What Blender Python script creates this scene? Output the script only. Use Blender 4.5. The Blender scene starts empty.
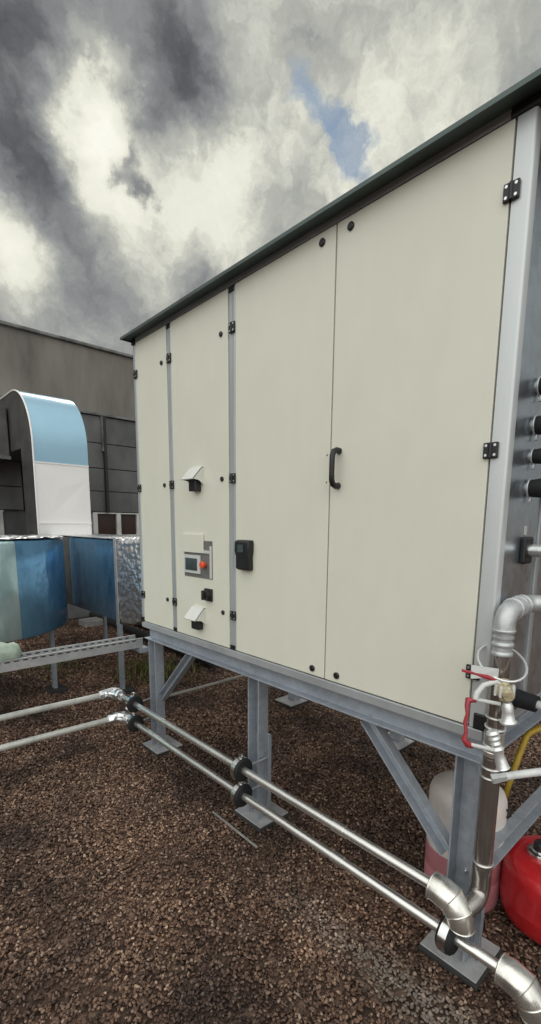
import bpy, bmesh, math, random
from mathutils import Vector, Matrix
random.seed(7)
C = bpy.context.scene.collection
R = math.radians
PI = math.pi

# ------------------------------------------------------------------ materials
def mat(name, col=(.5, .5, .5), rough=.5, metal=0.0, var=.0, vscale=6.0, bump=0.0, bscale=60.0,
        rvar=0.0, stretch=(1, 1, 1), dark=None, spec=None, coat=0.0, detail=6.0, col2=None):
    m = bpy.data.materials.new(name); m.use_nodes = True
    nt = m.node_tree; N = nt.nodes; L = nt.links
    b = N['Principled BSDF']
    b.inputs['Roughness'].default_value = rough
    b.inputs['Metallic'].default_value = metal
    b.inputs['Base Color'].default_value = (*col, 1)
    if spec is not None: b.inputs['Specular IOR Level'].default_value = spec
    if coat: b.inputs['Coat Weight'].default_value = coat
    g = N.new('ShaderNodeNewGeometry')
    mp = N.new('ShaderNodeMapping'); mp.inputs['Scale'].default_value = stretch
    L.new(g.outputs['Position'], mp.inputs['Vector'])
    n = N.new('ShaderNodeTexNoise'); n.inputs['Scale'].default_value = vscale
    n.inputs['Detail'].default_value = detail; n.inputs['Roughness'].default_value = .62
    L.new(mp.outputs[0], n.inputs['Vector'])
    if var or col2:
        cr = N.new('ShaderNodeValToRGB')
        c2 = col2 or tuple(c * (1 - var) for c in col)
        cr.color_ramp.elements[0].position = .33; cr.color_ramp.elements[0].color = (*c2, 1)
        cr.color_ramp.elements[1].position = .66
        cr.color_ramp.elements[1].color = (*[min(1, c * (1 + var * .35)) for c in col], 1)
        L.new(n.outputs['Fac'], cr.inputs['Fac']); L.new(cr.outputs['Color'], b.inputs['Base Color'])
    if rvar:
        mr = N.new('ShaderNodeMapRange'); mr.inputs['From Min'].default_value = .3; mr.inputs['From Max'].default_value = .7
        mr.inputs['To Min'].default_value = max(.02, rough - rvar); mr.inputs['To Max'].default_value = min(1, rough + rvar)
        L.new(n.outputs['Fac'], mr.inputs['Value']); L.new(mr.outputs[0], b.inputs['Roughness'])
    if bump:
        n2 = N.new('ShaderNodeTexNoise'); n2.inputs['Scale'].default_value = bscale; n2.inputs['Detail'].default_value = 4
        L.new(mp.outputs[0], n2.inputs['Vector'])
        bp = N.new('ShaderNodeBump'); bp.inputs['Strength'].default_value = bump; bp.inputs['Distance'].default_value = .004 if bscale > 5 else .05
        L.new(n2.outputs['Fac'], bp.inputs['Height']); L.new(bp.outputs[0], b.inputs['Normal'])
    return m

def panel_material():
    m = mat('cream_paint', (.60, .592, .515), .42, 0, .0, 3, .12, 260, .06)
    nt = m.node_tree; N = nt.nodes; L = nt.links; b = N['Principled BSDF']
    g = N.new('ShaderNodeNewGeometry')
    n1 = N.new('ShaderNodeTexNoise'); n1.inputs['Scale'].default_value = 1.6; n1.inputs['Detail'].default_value = 8
    n1.inputs['Roughness'].default_value = .7
    mp = N.new('ShaderNodeMapping'); mp.inputs['Scale'].default_value = (1, 1.6, .7)
    n2 = N.new('ShaderNodeTexNoise'); n2.inputs['Scale'].default_value = 7; n2.inputs['Detail'].default_value = 8
    L.new(g.outputs['Position'], n1.inputs['Vector']); L.new(g.outputs['Position'], mp.inputs[0]); L.new(mp.outputs[0], n2.inputs['Vector'])
    ad = N.new('ShaderNodeMath'); ad.operation = 'ADD'; L.new(n1.outputs['Fac'], ad.inputs[0]); L.new(n2.outputs['Fac'], ad.inputs[1])
    cr = N.new('ShaderNodeValToRGB')
    e = cr.color_ramp.elements
    e[0].position = .38; e[0].color = (.715, .70, .59, 1); e[1].position = .62; e[1].color = (.745, .73, .62, 1)
    hf = N.new('ShaderNodeMath'); hf.operation = 'MULTIPLY'; hf.inputs[1].default_value = .5
    L.new(ad.outputs[0], hf.inputs[0]); L.new(hf.outputs[0], cr.inputs[0]); L.new(cr.outputs[0], b.inputs['Base Color'])
    return m

def galva(name, base=.42, rough=.45, metal=.75, tint=(1, 1.01, 1.03), scale=45):
    m = mat(name, tuple(base * t for t in tint), rough, metal)
    nt = m.node_tree; N = nt.nodes; L = nt.links; b = N['Principled BSDF']
    g = N.new('ShaderNodeNewGeometry')
    v = N.new('ShaderNodeTexVoronoi'); v.inputs['Scale'].default_value = scale
    L.new(g.outputs['Position'], v.inputs['Vector'])
    n = N.new('ShaderNodeTexNoise'); n.inputs['Scale'].default_value = 5; n.inputs['Detail'].default_value = 8; n.inputs['Roughness'].default_value = .7
    L.new(g.outputs['Position'], n.inputs['Vector'])
    sp = N.new('ShaderNodeSeparateColor'); L.new(v.outputs['Color'], sp.inputs[0])
    mx = N.new('ShaderNodeMath'); mx.operation = 'MULTIPLY_ADD'; mx.inputs[1].default_value = .25
    L.new(sp.outputs[0], mx.inputs[0]); L.new(n.outputs['Fac'], mx.inputs[2])
    cr = N.new('ShaderNodeValToRGB')
    cr.color_ramp.elements[0].position = .4; cr.color_ramp.elements[1].position = .85
    cr.color_ramp.elements[0].color = (*[base * .82 * t for t in tint], 1); cr.color_ramp.elements[1].color = (*[base * 1.12 * t for t in tint], 1)
    L.new(mx.outputs[0], cr.inputs[0]); L.new(cr.outputs[0], b.inputs['Base Color'])
    mr = N.new('ShaderNodeMapRange'); mr.inputs['To Min'].default_value = rough - .1; mr.inputs['To Max'].default_value = rough + .15
    L.new(mx.outputs[0], mr.inputs[0]); L.new(mr.outputs[0], b.inputs['Roughness'])
    return m

def crinkle(name, col, rough, metal=.95, strength=.8, scale=22, stretch=(1, 1, 1)):
    m = mat(name, col, rough, metal)
    nt = m.node_tree; N = nt.nodes; L = nt.links; b = N['Principled BSDF']
    g = N.new('ShaderNodeNewGeometry'); mp = N.new('ShaderNodeMapping'); mp.inputs['Scale'].default_value = stretch
    L.new(g.outputs['Position'], mp.inputs[0])
    v = N.new('ShaderNodeTexVoronoi'); v.inputs['Scale'].default_value = scale; v.distance = 'MANHATTAN'
    n = N.new('ShaderNodeTexNoise'); n.inputs['Scale'].default_value = scale * .6; n.inputs['Detail'].default_value = 5
    L.new(mp.outputs[0], v.inputs['Vector']); L.new(mp.outputs[0], n.inputs['Vector'])
    ad = N.new('ShaderNodeMath'); ad.operation = 'ADD'; L.new(v.outputs['Distance'], ad.inputs[0]); L.new(n.outputs['Fac'], ad.inputs[1])
    bp = N.new('ShaderNodeBump'); bp.inputs['Strength'].default_value = strength; bp.inputs['Distance'].default_value = .02
    L.new(ad.outputs[0], bp.inputs['Height']); L.new(bp.outputs[0], b.inputs['Normal'])
    return m

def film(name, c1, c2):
    m = mat(name, c2, .19, .6, 0, 1.7, .8, 2.2, .05, (1, 1, .45), col2=c1); return m  # streaks between the two film tones stand in for glossy reflections
M = {}
M['panel'] = panel_material()
M['hood'] = mat('white_hood_paint', (.7, .7, .65), .4, 0, .08, 8)
M['alu'] = mat('anodised_aluminium', (.50, .52, .53), .42, .45, .14, 4, .05, 90, .06, (1, 1, .3))
M['alu_light'] = mat('aluminium_corner_profile', (.60, .62, .62), .4, .35, .12, 4, .05, 90, .06, (1, 1, .3))
M['galv'] = galva('galvanised_steel', .41, .45, .42, (.93, 1.0, 1.10))
M['galv_lit'] = galva('galvanised_plate', .48, .5, .5, (1, 1.01, 1.02))
M['side'] = galva('galvanised_side_sheet', .56, .26, .9, (.9, 1, 1.08), 30)
M['roof'] = mat('dark_green_grey_roof_sheet', (.085, .115, .106), .38, .3, .3, 5, .1, 60)
M['under'] = mat('dark_roof_underside', (.018, .02, .02), .7)
M['black'] = mat('black_plastic', (.012, .012, .013), .42, 0, .2, 30, .1, 200)
M['rubber'] = mat('black_rubber_foam', (.01, .01, .011), .75, 0, .3, 30, .3, 120)
M['screw'] = mat('screw_steel', (.7, .7, .7), .3, .9)
M['steel'] = mat('stainless_steel', (.84, .82, .78), .27, .9, .14, 14, .05, 140, .08, (1, .3, 1))
M['clad'] = mat('steel_cladding', (.80, .77, .71), .27, .9, .25, 9, .25, 35, .10)
M['brownsteel'] = mat('press_steel_pipe', (.42, .385, .36), .22, .9, .25, 10, .05, 90, .08, (1, 1, .3))
M['zinc'] = mat('matt_zinc_fitting', (.55, .56, .56), .42, .5, .18, 20, .25, 90, .08)
M['white'] = mat('white_plastic', (.66, .66, .64), .4, 0, .15, 25, .15, 120)
M['whitebar'] = mat('pale_pipe_wrap', (.60, .60, .55), .4, .25, .25, 12, .2, 80)
M['silver'] = mat('bright_nickel_fitting', (.80, .80, .78), .3, .6, .12, 25, .15, 120)
M['brass'] = mat('yellowed_brass_fitting', (.58, .50, .32), .38, .3, .45, 40, .5, 80)
M['redh'] = mat('red_plastic_lever', (.36, .035, .045), .38, 0, .3, 30)
M['red'] = mat('red_enamel', (.52, .018, .022), .28, 0, .18, 7, .12, 16, .08, coat=.3)
M['estop'] = mat('orange_red_button', (.75, .09, .03), .35)
M['screen'] = mat('display_glass', (.035, .04, .04), .12, 0, .3, 30)
M['recess'] = mat('grey_recess', (.17, .165, .155), .5, 0, .2, 20)
M['bezel'] = mat('grey_white_bezel', (.58, .58, .56), .4)
M['yellow'] = mat('yellow_hose_rubber', (.48, .32, .03), .42, 0, .35, 14, .15, 80)
M['canw'] = mat('translucent_white_plastic', (.74, .67, .62), .42, 0, .14, 6, .1, 30)
M['canp'] = mat('pink_fluid_behind_plastic', (.55, .22, .24), .38, 0, .2, 6, .1, 30)
for k in ('canw', 'canp'):
    M[k].node_tree.nodes['Principled BSDF'].inputs['Subsurface Weight'].default_value = .25
    M[k].node_tree.nodes['Principled BSDF'].inputs['Subsurface Radius'].default_value = (.02, .015, .015)
M['foil'] = crinkle('crumpled_foil', (.80, .80, .80), .30, .9, .75, 15)
M['foil_soft'] = crinkle('aluminium_duct_sheet', (.92, .89, .86), .40, .12, .12, 3.2)
M['film_light'] = crinkle('blue_film_painted_sky_sheen', (.38, .60, .74), .25, .35, .12, 2.5)  # film colour lifted to pale blue for the sky it mirrors
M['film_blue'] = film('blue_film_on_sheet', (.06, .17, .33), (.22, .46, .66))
M['film_sheen'] = film('blue_film_painted_sheen', (.30, .48, .50), (.58, .75, .74))  # paler copy of the blue film, its reflected sheen painted as colour
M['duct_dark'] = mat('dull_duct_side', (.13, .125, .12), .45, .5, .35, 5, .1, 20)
M['duct_brown'] = mat('brown_duct_sheet', (.16, .145, .13), .4, .6, .35, 6, .1, 20)  # brown tone for the far stretch of the duct
M['mint'] = mat('pale_green_wrap', (.36, .44, .36), .6, 0, .3, 30, .6, 60)
M['concrete'] = mat('weathered_concrete', (.20, .188, .165), .85, 0, .45, 1.6, .3, 30, 0, (1, 1, .25), detail=10)
M['clad_dark'] = mat('dark_cladding_panel', (.16, .16, .16), .5, .3, .5, 1.8, .1, 20, .1, (1, 1, .6), detail=10)
M['joint'] = mat('cladding_joint', (.03, .03, .03), .7)
M['ledge'] = mat('pale_flashing', (.20, .20, .195), .6, .2, .6, 6)
M['frame'] = mat('white_window_frame', (.72, .72, .69), .5, 0, .2, 5)
M['pane'] = mat('dark_window_pane', (.05, .028, .022), .08, 0, .4, 2)
M['pad'] = mat('black_bearing_pad', (.03, .029, .027), .8)
M['plate'] = galva('dusty_base_plate', .42, .62, .2, (1, 1, 1), 30)
M['darkpipe'] = mat('dark_pipe_wrap', (.022, .022, .023), .5, 0, .3, 12)
M['ring'] = mat('chrome_ring', (.75, .75, .73), .18, 1.0)
M['slab'] = mat('pale_concrete_block', (.28, .27, .25), .9, 0, .4, 14, .4, 50)

# ------------------------------------------------------------------ mesh helpers
class MB:
    def __init__(s): s.bm = bmesh.new(); s.smooth = False
    def box(s, x0, x1, y0, y1, z0, z1, bev=0.0):
        ge = bmesh.ops.create_cube(s.bm, size=1.0, matrix=Matrix.Translation(((x0+x1)/2, (y0+y1)/2, (z0+z1)/2)) @ Matrix.Diagonal((abs(x1-x0), abs(y1-y0), abs(z1-z0), 1)))
        if bev:
            vs = set(ge['verts']); es = [e for e in s.bm.edges if e.verts[0] in vs and e.verts[1] in vs]
            bmesh.ops.bevel(s.bm, geom=es, offset=bev, segments=2, affect='EDGES', profile=.5)
        return s
    def loft(s, rings, cap=True, closed=True):
        vr = [[s.bm.verts.new(p) for p in r] for r in rings]
        n = len(vr[0])
        for a, b in zip(vr[:-1], vr[1:]):
            for i in range(n if closed else n-1):
                j = (i+1) % n
                s.bm.faces.new((a[i], a[j], b[j], b[i]))
        if cap:
            s.bm.faces.new(vr[0][::-1]); s.bm.faces.new(vr[-1])
        return s
    def sweep(s, prof, a, b, U, V):
        a, b, U, V = map(Vector, (a, b, U, V))
        s.loft([[a + U*u + V*v for u, v in prof], [b + U*u + V*v for u, v in prof]]); return s
    def tube(s, pts, r, seg=14, cap=True):
        pts = [Vector(p) for p in pts]
        rs = r if isinstance(r, (list, tuple)) else [r]*len(pts)
        tans = []
        for i in range(len(pts)):
            a = pts[max(i-1, 0)]; b = pts[min(i+1, len(pts)-1)]
            tans.append((b-a).normalized())
        t0 = tans[0]; up = Vector((0, 0, 1)) if abs(t0.z) < .9 else Vector((1, 0, 0))
        nrm = (up - t0*up.dot(t0)).normalized()
        rings = []
        for p, t, rr in zip(pts, tans, rs):
            nrm = (nrm - t*nrm.dot(t)).normalized(); bn = t.cross(nrm)
            rings.append([p + (nrm*math.cos(2*PI*k/seg) + bn*math.sin(2*PI*k/seg))*rr for k in range(seg)])
        s.loft(rings, cap); return s
    def lathe(s, prof, base, axis=(0, 0, 1), seg=32):
        ax = Vector(axis).normalized(); u = ax.orthogonal().normalized(); v = ax.cross(u); base = Vector(base)
        s.loft([[base + ax*h + (u*math.cos(2*PI*k/seg) + v*math.sin(2*PI*k/seg))*max(r, 1e-4) for k in range(seg)] for r, h in prof]); return s
    def torus(s, c, axis, R0, r, seg=32, ms=8, squash=1.0):
        ax = Vector(axis).normalized(); u = ax.orthogonal().normalized(); v = ax.cross(u); c = Vector(c)
        pts = []
        rings = []
        for k in range(seg+1):
            a = 2*PI*k/seg; d = u*math.cos(a) + v*math.sin(a)
            rings.append([c + d*(R0 + r*math.cos(2*PI*j/ms)) + ax*(r*squash*math.sin(2*PI*j/ms)) for j in range(ms)])
        s.loft(rings, cap=False); return s
    def build(s, name, m, parent=None, smooth=None, bevel=0):
        bmesh.ops.remove_doubles(s.bm, verts=s.bm.verts, dist=1e-5)
        bmesh.ops.recalc_face_normals(s.bm, faces=s.bm.faces)
        me = bpy.data.meshes.new(name); s.bm.to_mesh(me); s.bm.free()
        o = bpy.data.objects.new(name, me); C.objects.link(o)
        for mm in (m if isinstance(m, (list, tuple)) else [m]): me.materials.append(mm)
        if smooth is not None:
            ang = R(smooth)
            for p in me.polygons: p.use_smooth = True
            try: me.set_sharp_from_angle(angle=ang)
            except Exception: pass
        if bevel:
            bv = o.modifiers.new('bevel', 'BEVEL'); bv.width = bevel; bv.segments = 2; bv.limit_method = 'ANGLE'
        if parent is not None:
            o.parent = parent; o.location = -parent_world(parent)
        return o
WL = {}
def parent_world(p):
    v = Vector((0, 0, 0))
    while p is not None: v = v + Vector(p.location); p = p.parent
    return v
def thing(name, label, cat, loc=(0, 0, 0), group=None):
    o = bpy.data.objects.new(name, None); C.objects.link(o); o.location = loc; o.empty_display_size = .1
    o['label'] = label; o['category'] = cat
    if group: o['group'] = group
    return o
def tag(o, label, cat, group=None):
    o['label'] = label; o['category'] = cat
    if group: o['group'] = group
    return o
def struct(o): o['kind'] = 'structure'; return o
def arc(c, a, b, R0, a0, a1, n=8):
    """points on the arc c + R(cos a + sin b)"""
    c, a, b = Vector(c), Vector(a), Vector(b)
    return [c + (a*math.cos(t) + b*math.sin(t))*R0 for t in [a0 + (a1-a0)*i/n for i in range(n+1)]]
def smooth_path(P, n=4):
    P = [Vector(p) for p in P]; out = []
    for i in range(len(P)-1):
        p0, p1, p2, p3 = P[max(i-1, 0)], P[i], P[i+1], P[min(i+2, len(P)-1)]
        for k in range(n):
            s = k/n; out.append(.5*((2*p1) + (-p0+p2)*s + (2*p0-5*p1+4*p2-p3)*s*s + (-p0+3*p1-3*p2+p3)*s**3))
    return out + [P[-1]]
def chan(w, d, t, n=None):        # C profile, open towards +V : u across width, v from web (0) to lips (d)
    return [(-w/2, d), (-w/2, 0), (w/2, 0), (w/2, d), (w/2-t, d), (w/2-t, t), (-w/2+t, t), (-w/2+t, d)]

# ------------------------------------------------------------------ ground
def ground_material():
    m = bpy.data.materials.new('gravel_bed'); m.use_nodes = True
    nt = m.node_tree; N = nt.nodes; L = nt.links; b = N['Principled BSDF']; b.inputs['Roughness'].default_value = .9
    b.inputs['Specular IOR Level'].default_value = .2
    g = N.new('ShaderNodeNewGeometry')
    v = N.new('ShaderNodeTexVoronoi'); v.inputs['Scale'].default_value = 34
    n = N.new('ShaderNodeTexNoise'); n.inputs['Scale'].default_value = 1.3; n.inputs['Detail'].default_value = 8
    L.new(g.outputs['Position'], v.inputs['Vector']); L.new(g.outputs['Position'], n.inputs['Vector'])
    s = N.new('ShaderNodeSeparateColor'); L.new(v.outputs['Color'], s.inputs[0])
    cr = N.new('ShaderNodeValToRGB'); e = cr.color_ramp.elements
    e[0].position = 0; e[0].color = (.05, .033, .025, 1); e[1].position = 1; e[1].color = (.24, .16, .12, 1)
    e2 = cr.color_ramp.elements.new(.6); e2.color = (.12, .08, .06, 1)
    L.new(s.outputs[0], cr.inputs[0])
    mx = N.new('ShaderNodeMix'); mx.data_type = 'RGBA'; mx.blend_type = 'MULTIPLY'; mx.inputs[0].default_value = .8
    c2 = N.new('ShaderNodeValToRGB'); c2.color_ramp.elements[0].position = .35; c2.color_ramp.elements[0].color = (.6, .57, .55, 1)
    c2.color_ramp.elements[1].position = .65; c2.color_ramp.elements[1].color = (1.2, 1.1, 1.05, 1)
    L.new(n.outputs['Fac'], c2.inputs[0]); L.new(cr.outputs[0], mx.inputs[6]); L.new(c2.outputs[0], mx.inputs[7])
    L.new(mx.outputs[2], b.inputs['Base Color'])
    bp = N.new('ShaderNodeBump'); bp.inputs['Strength'].default_value = .9; bp.inputs['Distance'].default_value = .012; bp.invert = True
    L.new(v.outputs['Distance'], bp.inputs['Height']); L.new(bp.outputs[0], b.inputs['Normal'])
    return m
M['ground'] = ground_material()
b = MB()
bmesh.ops.create_grid(b.bm, x_segments=8, y_segments=8, size=300, matrix=Matrix.Translation((0, 0, -.016)))
struct(b.build('ground', M['ground']))

def pebble_material():
    m = bpy.data.materials.new('pebble_stone'); m.use_nodes = True
    nt = m.node_tree; N = nt.nodes; L = nt.links; b = N['Principled BSDF']; b.inputs['Roughness'].default_value = .62
    b.inputs['Specular IOR Level'].default_value = .35
    oi = N.new('ShaderNodeObjectInfo')
    cr = N.new('ShaderNodeValToRGB'); cr.color_ramp.interpolation = 'LINEAR'; e = cr.color_ramp.elements
    cols = [(0, (.045, .028, .021)), (.25, (.098, .061, .045)), (.5, (.142, .091, .067)), (.72, (.190, .125, .093)), (.9, (.27, .19, .148)), (1, (.46, .36, .29))]
    e[0].color = (*cols[0][1], 1); e[1].color = (*cols[-1][1], 1)
    for p, c in cols[1:-1]:
        q = e.new(p); q.color = (*c, 1)
    L.new(oi.outputs['Random'], cr.inputs[0])
    g = N.new('ShaderNodeNewGeometry')
    n = N.new('ShaderNodeTexNoise'); n.inputs['Scale'].default_value = 1.5; n.inputs['Detail'].default_value = 7; n.inputs['Roughness'].default_value = .65
    L.new(g.outputs['Position'], n.inputs['Vector'])
    c2 = N.new('ShaderNodeValToRGB'); c2.color_ramp.elements[0].position = .38; c2.color_ramp.elements[0].color = (.36, .33, .33, 1)
    c2.color_ramp.elements[1].position = .62; c2.color_ramp.elements[1].color = (1.32, 1.18, 1.04, 1)
    L.new(n.outputs['Fac'], c2.inputs[0])
    mx = N.new('ShaderNodeMix'); mx.data_type = 'RGBA'; mx.blend_type = 'MULTIPLY'; mx.inputs[0].default_value = 1
    L.new(cr.outputs[0], mx.inputs[6]); L.new(c2.outputs[0], mx.inputs[7])
    # pale dusty band beside the pipe run
    sx = N.new('ShaderNodeSeparateXYZ'); L.new(g.outputs['Position'], sx.inputs[0])
    n3 = N.new('ShaderNodeTexNoise'); n3.inputs['Scale'].default_value = 6; n3.inputs['Detail'].default_value = 5; L.new(g.outputs['Position'], n3.inputs['Vector'])
    def math_(op, a, c=None, clamp=False):
        k = N.new('ShaderNodeMath'); k.operation = op; k.use_clamp = clamp
        for i, t in enumerate((a, c)):
            if t is None: continue
            if isinstance(t, (int, float)): k.inputs[i].default_value = t
            else: L.new(t, k.inputs[i])
        return k.outputs[0]
    dx = math_('ABSOLUTE', math_('SUBTRACT', sx.outputs[0], 1.31))
    band = math_('SUBTRACT', 1, math_('MULTIPLY', dx, 8), True)
    yb = math_('MULTIPLY', math_('SUBTRACT', 1.5, sx.outputs[1]), 1.2, True)
    k = math_('MULTIPLY', math_('MULTIPLY', band, yb), math_('MULTIPLY', n3.outputs['Fac'], 1.25), True)
    m2 = N.new('ShaderNodeMix'); m2.data_type = 'RGBA'; L.new(k, m2.inputs[0]); L.new(mx.outputs[2], m2.inputs[6]); m2.inputs[7].default_value = (.26, .235, .20, 1)
    L.new(m2.outputs[2], b.inputs['Base Color'])
    return m
M['pebble'] = pebble_material()

def gravel():
    b = MB()
    # strip mesh in front of the viewer, the densest part nearest
    xs = [-3.5, -1.2, .0, 1.2, 2.4, 3.8, 6.0, 9.0]; ys = [-2.5, -.6, .5, 1.5, 2.5, 3.6, 5.0, 7.95]
    vs = {(i, j): b.bm.verts.new((x, y, -.009)) for i, x in enumerate(xs) for j, y in enumerate(ys)}
    for i in range(len(xs)-1):
        for j in range(len(ys)-1):
            b.bm.faces.new((vs[i, j], vs[i+1, j], vs[i+1, j+1], vs[i, j+1]))
    o = b.build('gravel', M['pebble'])
    o['kind'] = 'stuff'; o['label'] = 'brown roofing gravel spread loosely over the flat roof'; o['category'] = 'gravel'
    ng = bpy.data.node_groups.new('loose_pebbles', 'GeometryNodeTree')
    ng.interface.new_socket('Geometry', in_out='INPUT', socket_type='NodeSocketGeometry')
    ng.interface.new_socket('Geometry', in_out='OUTPUT', socket_type='NodeSocketGeometry')
    N = ng.nodes; L = ng.links
    gi = N.new('NodeGroupInput'); go = N.new('NodeGroupOutput')
    dp = N.new('GeometryNodeDistributePointsOnFaces'); dp.distribute_method = 'RANDOM'; dp.inputs['Seed'].default_value = 4
    pos = N.new('GeometryNodeInputPosition'); ln = N.new('ShaderNodeVectorMath'); ln.operation = 'LENGTH'; L.new(pos.outputs[0], ln.inputs[0])
    mr = N.new('ShaderNodeMapRange'); mr.inputs['From Min'].default_value = 1.5; mr.inputs['From Max'].default_value = 6.5
    mr.inputs['To Min'].default_value = 8500; mr.inputs['To Max'].default_value = 1500
    L.new(ln.outputs['Value'], mr.inputs['Value']); L.new(mr.outputs[0], dp.inputs['Density'])
    L.new(gi.outputs[0], dp.inputs['Mesh'])
    ico = N.new('GeometryNodeMeshIcoSphere'); ico.inputs['Radius'].default_value = 1; ico.inputs['Subdivisions'].default_value = 2
    sp = N.new('GeometryNodeSetPosition'); nz = N.new('ShaderNodeTexNoise'); nz.inputs['Scale'].default_value = .9; nz.inputs['Detail'].default_value = 1
    p2 = N.new('GeometryNodeInputPosition'); L.new(p2.outputs[0], nz.inputs['Vector'])
    sub = N.new('ShaderNodeVectorMath'); sub.operation = 'SUBTRACT'; sub.inputs[1].default_value = (.5, .5, .5); L.new(nz.outputs['Color'], sub.inputs[0])
    sc = N.new('ShaderNodeVectorMath'); sc.operation = 'SCALE'; sc.inputs['Scale'].default_value = 1.3; L.new(sub.outputs[0], sc.inputs[0])
    L.new(ico.outputs[0], sp.inputs['Geometry']); L.new(sc.outputs[0], sp.inputs['Offset'])
    sm = N.new('GeometryNodeSetShadeSmooth'); L.new(sp.outputs[0], sm.inputs[0])
    st = N.new('GeometryNodeSetMaterial'); st.inputs['Material'].default_value = M['pebble']; L.new(sm.outputs[0], st.inputs[0])
    iop = N.new('GeometryNodeInstanceOnPoints'); L.new(dp.outputs['Points'], iop.inputs['Points']); L.new(st.outputs[0], iop.inputs['Instance'])
    rs = N.new('FunctionNodeRandomValue'); rs.data_type = 'FLOAT_VECTOR'
    rs.inputs['Min'].default_value = (.0042, .0036, .0028); rs.inputs['Max'].default_value = (.0100, .0076, .0056)
    s2 = N.new('ShaderNodeMapRange'); s2.inputs['From Min'].default_value = 2; s2.inputs['From Max'].default_value = 6.5
    s2.inputs['To Min'].default_value = 1.0; s2.inputs['To Max'].default_value = 1.9
    p3 = N.new('GeometryNodeInputPosition'); l3 = N.new('ShaderNodeVectorMath'); l3.operation = 'LENGTH'; L.new(p3.outputs[0], l3.inputs[0]); L.new(l3.outputs['Value'], s2.inputs['Value'])
    ms = N.new('ShaderNodeVectorMath'); ms.operation = 'SCALE'; L.new(rs.outputs[0], ms.inputs[0]); L.new(s2.outputs[0], ms.inputs['Scale'])
    L.new(ms.outputs[0], iop.inputs['Scale'])
    rr = N.new('FunctionNodeRandomValue'); rr.data_type = 'FLOAT_VECTOR'; rr.inputs['Min'].default_value = (-.6, -.6, 0); rr.inputs['Max'].default_value = (.6, .6, 6.283)
    rr.inputs['Seed'].default_value = 3
    L.new(rr.outputs[0], iop.inputs['Rotation'])
    off = N.new('FunctionNodeRandomValue'); off.data_type = 'FLOAT_VECTOR'; off.inputs['Min'].default_value = (0, 0, -.003); off.inputs['Max'].default_value = (0, 0, .007); off.inputs['Seed'].default_value = 9
    ti = N.new('GeometryNodeTranslateInstances'); L.new(iop.outputs[0], ti.inputs[0]); L.new(off.outputs[0], ti.inputs['Translation'])
    ti.inputs['Local Space'].default_value = False
    jn = N.new('GeometryNodeJoinGeometry'); L.new(ti.outputs[0], jn.inputs[0])
    L.new(jn.outputs[0], go.inputs[0])
    md = o.modifiers.new('pebbles', 'NODES'); md.node_group = ng
gravel()

# ------------------------------------------------------------------ air handling unit
XF = 1.52            # door face
u = thing('air_handling_unit', 'large cream and grey air handling unit with four doors, standing on the steel frame', 'ventilation unit', (2.2, 1.8, .89))
MB().box(1.556, 2.95, .612, 2.978, .932, 2.752).build('casing', M['under'], u)
# base and top rails
MB().box(XF-.004, 2.96, .606, 2.978, .891, .929).build('base_rail', M['alu'], u, bevel=.003)
MB().box(XF+.002, 1.556, .674, 2.942, 2.7335, 2.760).build('top_rail', M['alu'], u)
DZ0, DZ1 = .934, 2.729
def door(y0, y1):
    return MB().box(XF, 1.554, y0+.0025, y1-.0025, DZ0, DZ1).build('door', M['panel'], u, bevel=.0025)
d1, d2, d3, d4 = door(2.565, 2.942), door(1.979, 2.518), door(1.302, 1.925), door(.657, 1.300)
d1['label'] = 'narrow far door'; d2['label'] = 'door with control panel'; d3['label'] = 'door with black hanging box'; d4['label'] = 'wide near door with handle'
# upright profiles
def upright(y0, y1, z0=.931, z1=2.727, x0=XF+.003):
    p = MB().box(x0, 1.556, y0, y1, z0, z1, .004)
    p.box(x0-.003, x0, y0+(y1-y0)*.30, y0+(y1-y0)*.36, z0+.02, z1-.02)
    p = p.build('upright_profile', M['alu'], u)
    MB().box(x0-.005, x0+.012, y0+.004, y1-.004, z0+.001, z0+.026, .002).build('end_cap', M['black'], p)
    MB().box(x0-.005, x0+.012, y0+.004, y1-.004, z1-.024, z1-.001, .002).build('end_cap', M['black'], p)
    return p
upright(2.520, 2.562); upright(1.928, 1.976)
p = MB().box(XF+.002, 1.575, 2.945, 2.986, .931, 2.725, .01).build('corner_profile', M['alu'], u)
MB().box(XF-.005, 1.56, 2.950, 2.990, .925, .962, .004).build('end_cap', M['black'], p)
MB().box(XF-.005, 1.57, 2.944, 2.989, 2.722, 2.759, .004).build('end_cap', M['black'], p)
b = MB()
prof = [(XF+.001, .653), (XF+.001, .610)] + [(1.530 - .009*math.cos(a), .610 - .009*math.sin(a)) for a in (.4, .8, 1.2)] + [(1.556, .6005), (1.556, .653)]
b.loft([[Vector((x, y, z)) for x, y in prof] for z in (.931, 2.728)])
p = b.build('corner_profile', M['alu_light'], u, smooth=40)
MB().box(XF-.006, 1.60, .592, .672, 2.729, 2.757, .006).build('corner_cap', M['black'], p)
MB().box(XF-.004, 1.585, .594, .64, .928, .985, .005).build('corner_cap', M['black'], p)
# back corner posts for other views
MB().box(2.90, 2.962, .598, .65, .931, 2.728, .01).build('corner_profile', M['alu'], u)
MB().box(2.90, 2.962, 2.94, 2.986, .931, 2.728, .01).build('corner_profile', M['alu'], u)
# side sheets
MB().box(1.558, 1.842, .606, .616, .934, 2.724).build('side_sheet', M['side'], u, bevel=.002)
MB().box(1.845, 1.875, .598, .616, .934, 2.724, .004).build('side_profile', M['alu'], u)
MB().box(1.878, 2.897, .606, .616, .934, 2.724).build('side_sheet', M['side'], u, bevel=.002)
MB().box(2.948, 2.957, .655, 2.935, .934, 2.724).build('back_sheet', M['panel'], u)
MB().box(1.58, 2.89, 2.974, 2.983, .934, 2.72).build('end_sheet', M['side'], u)
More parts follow.
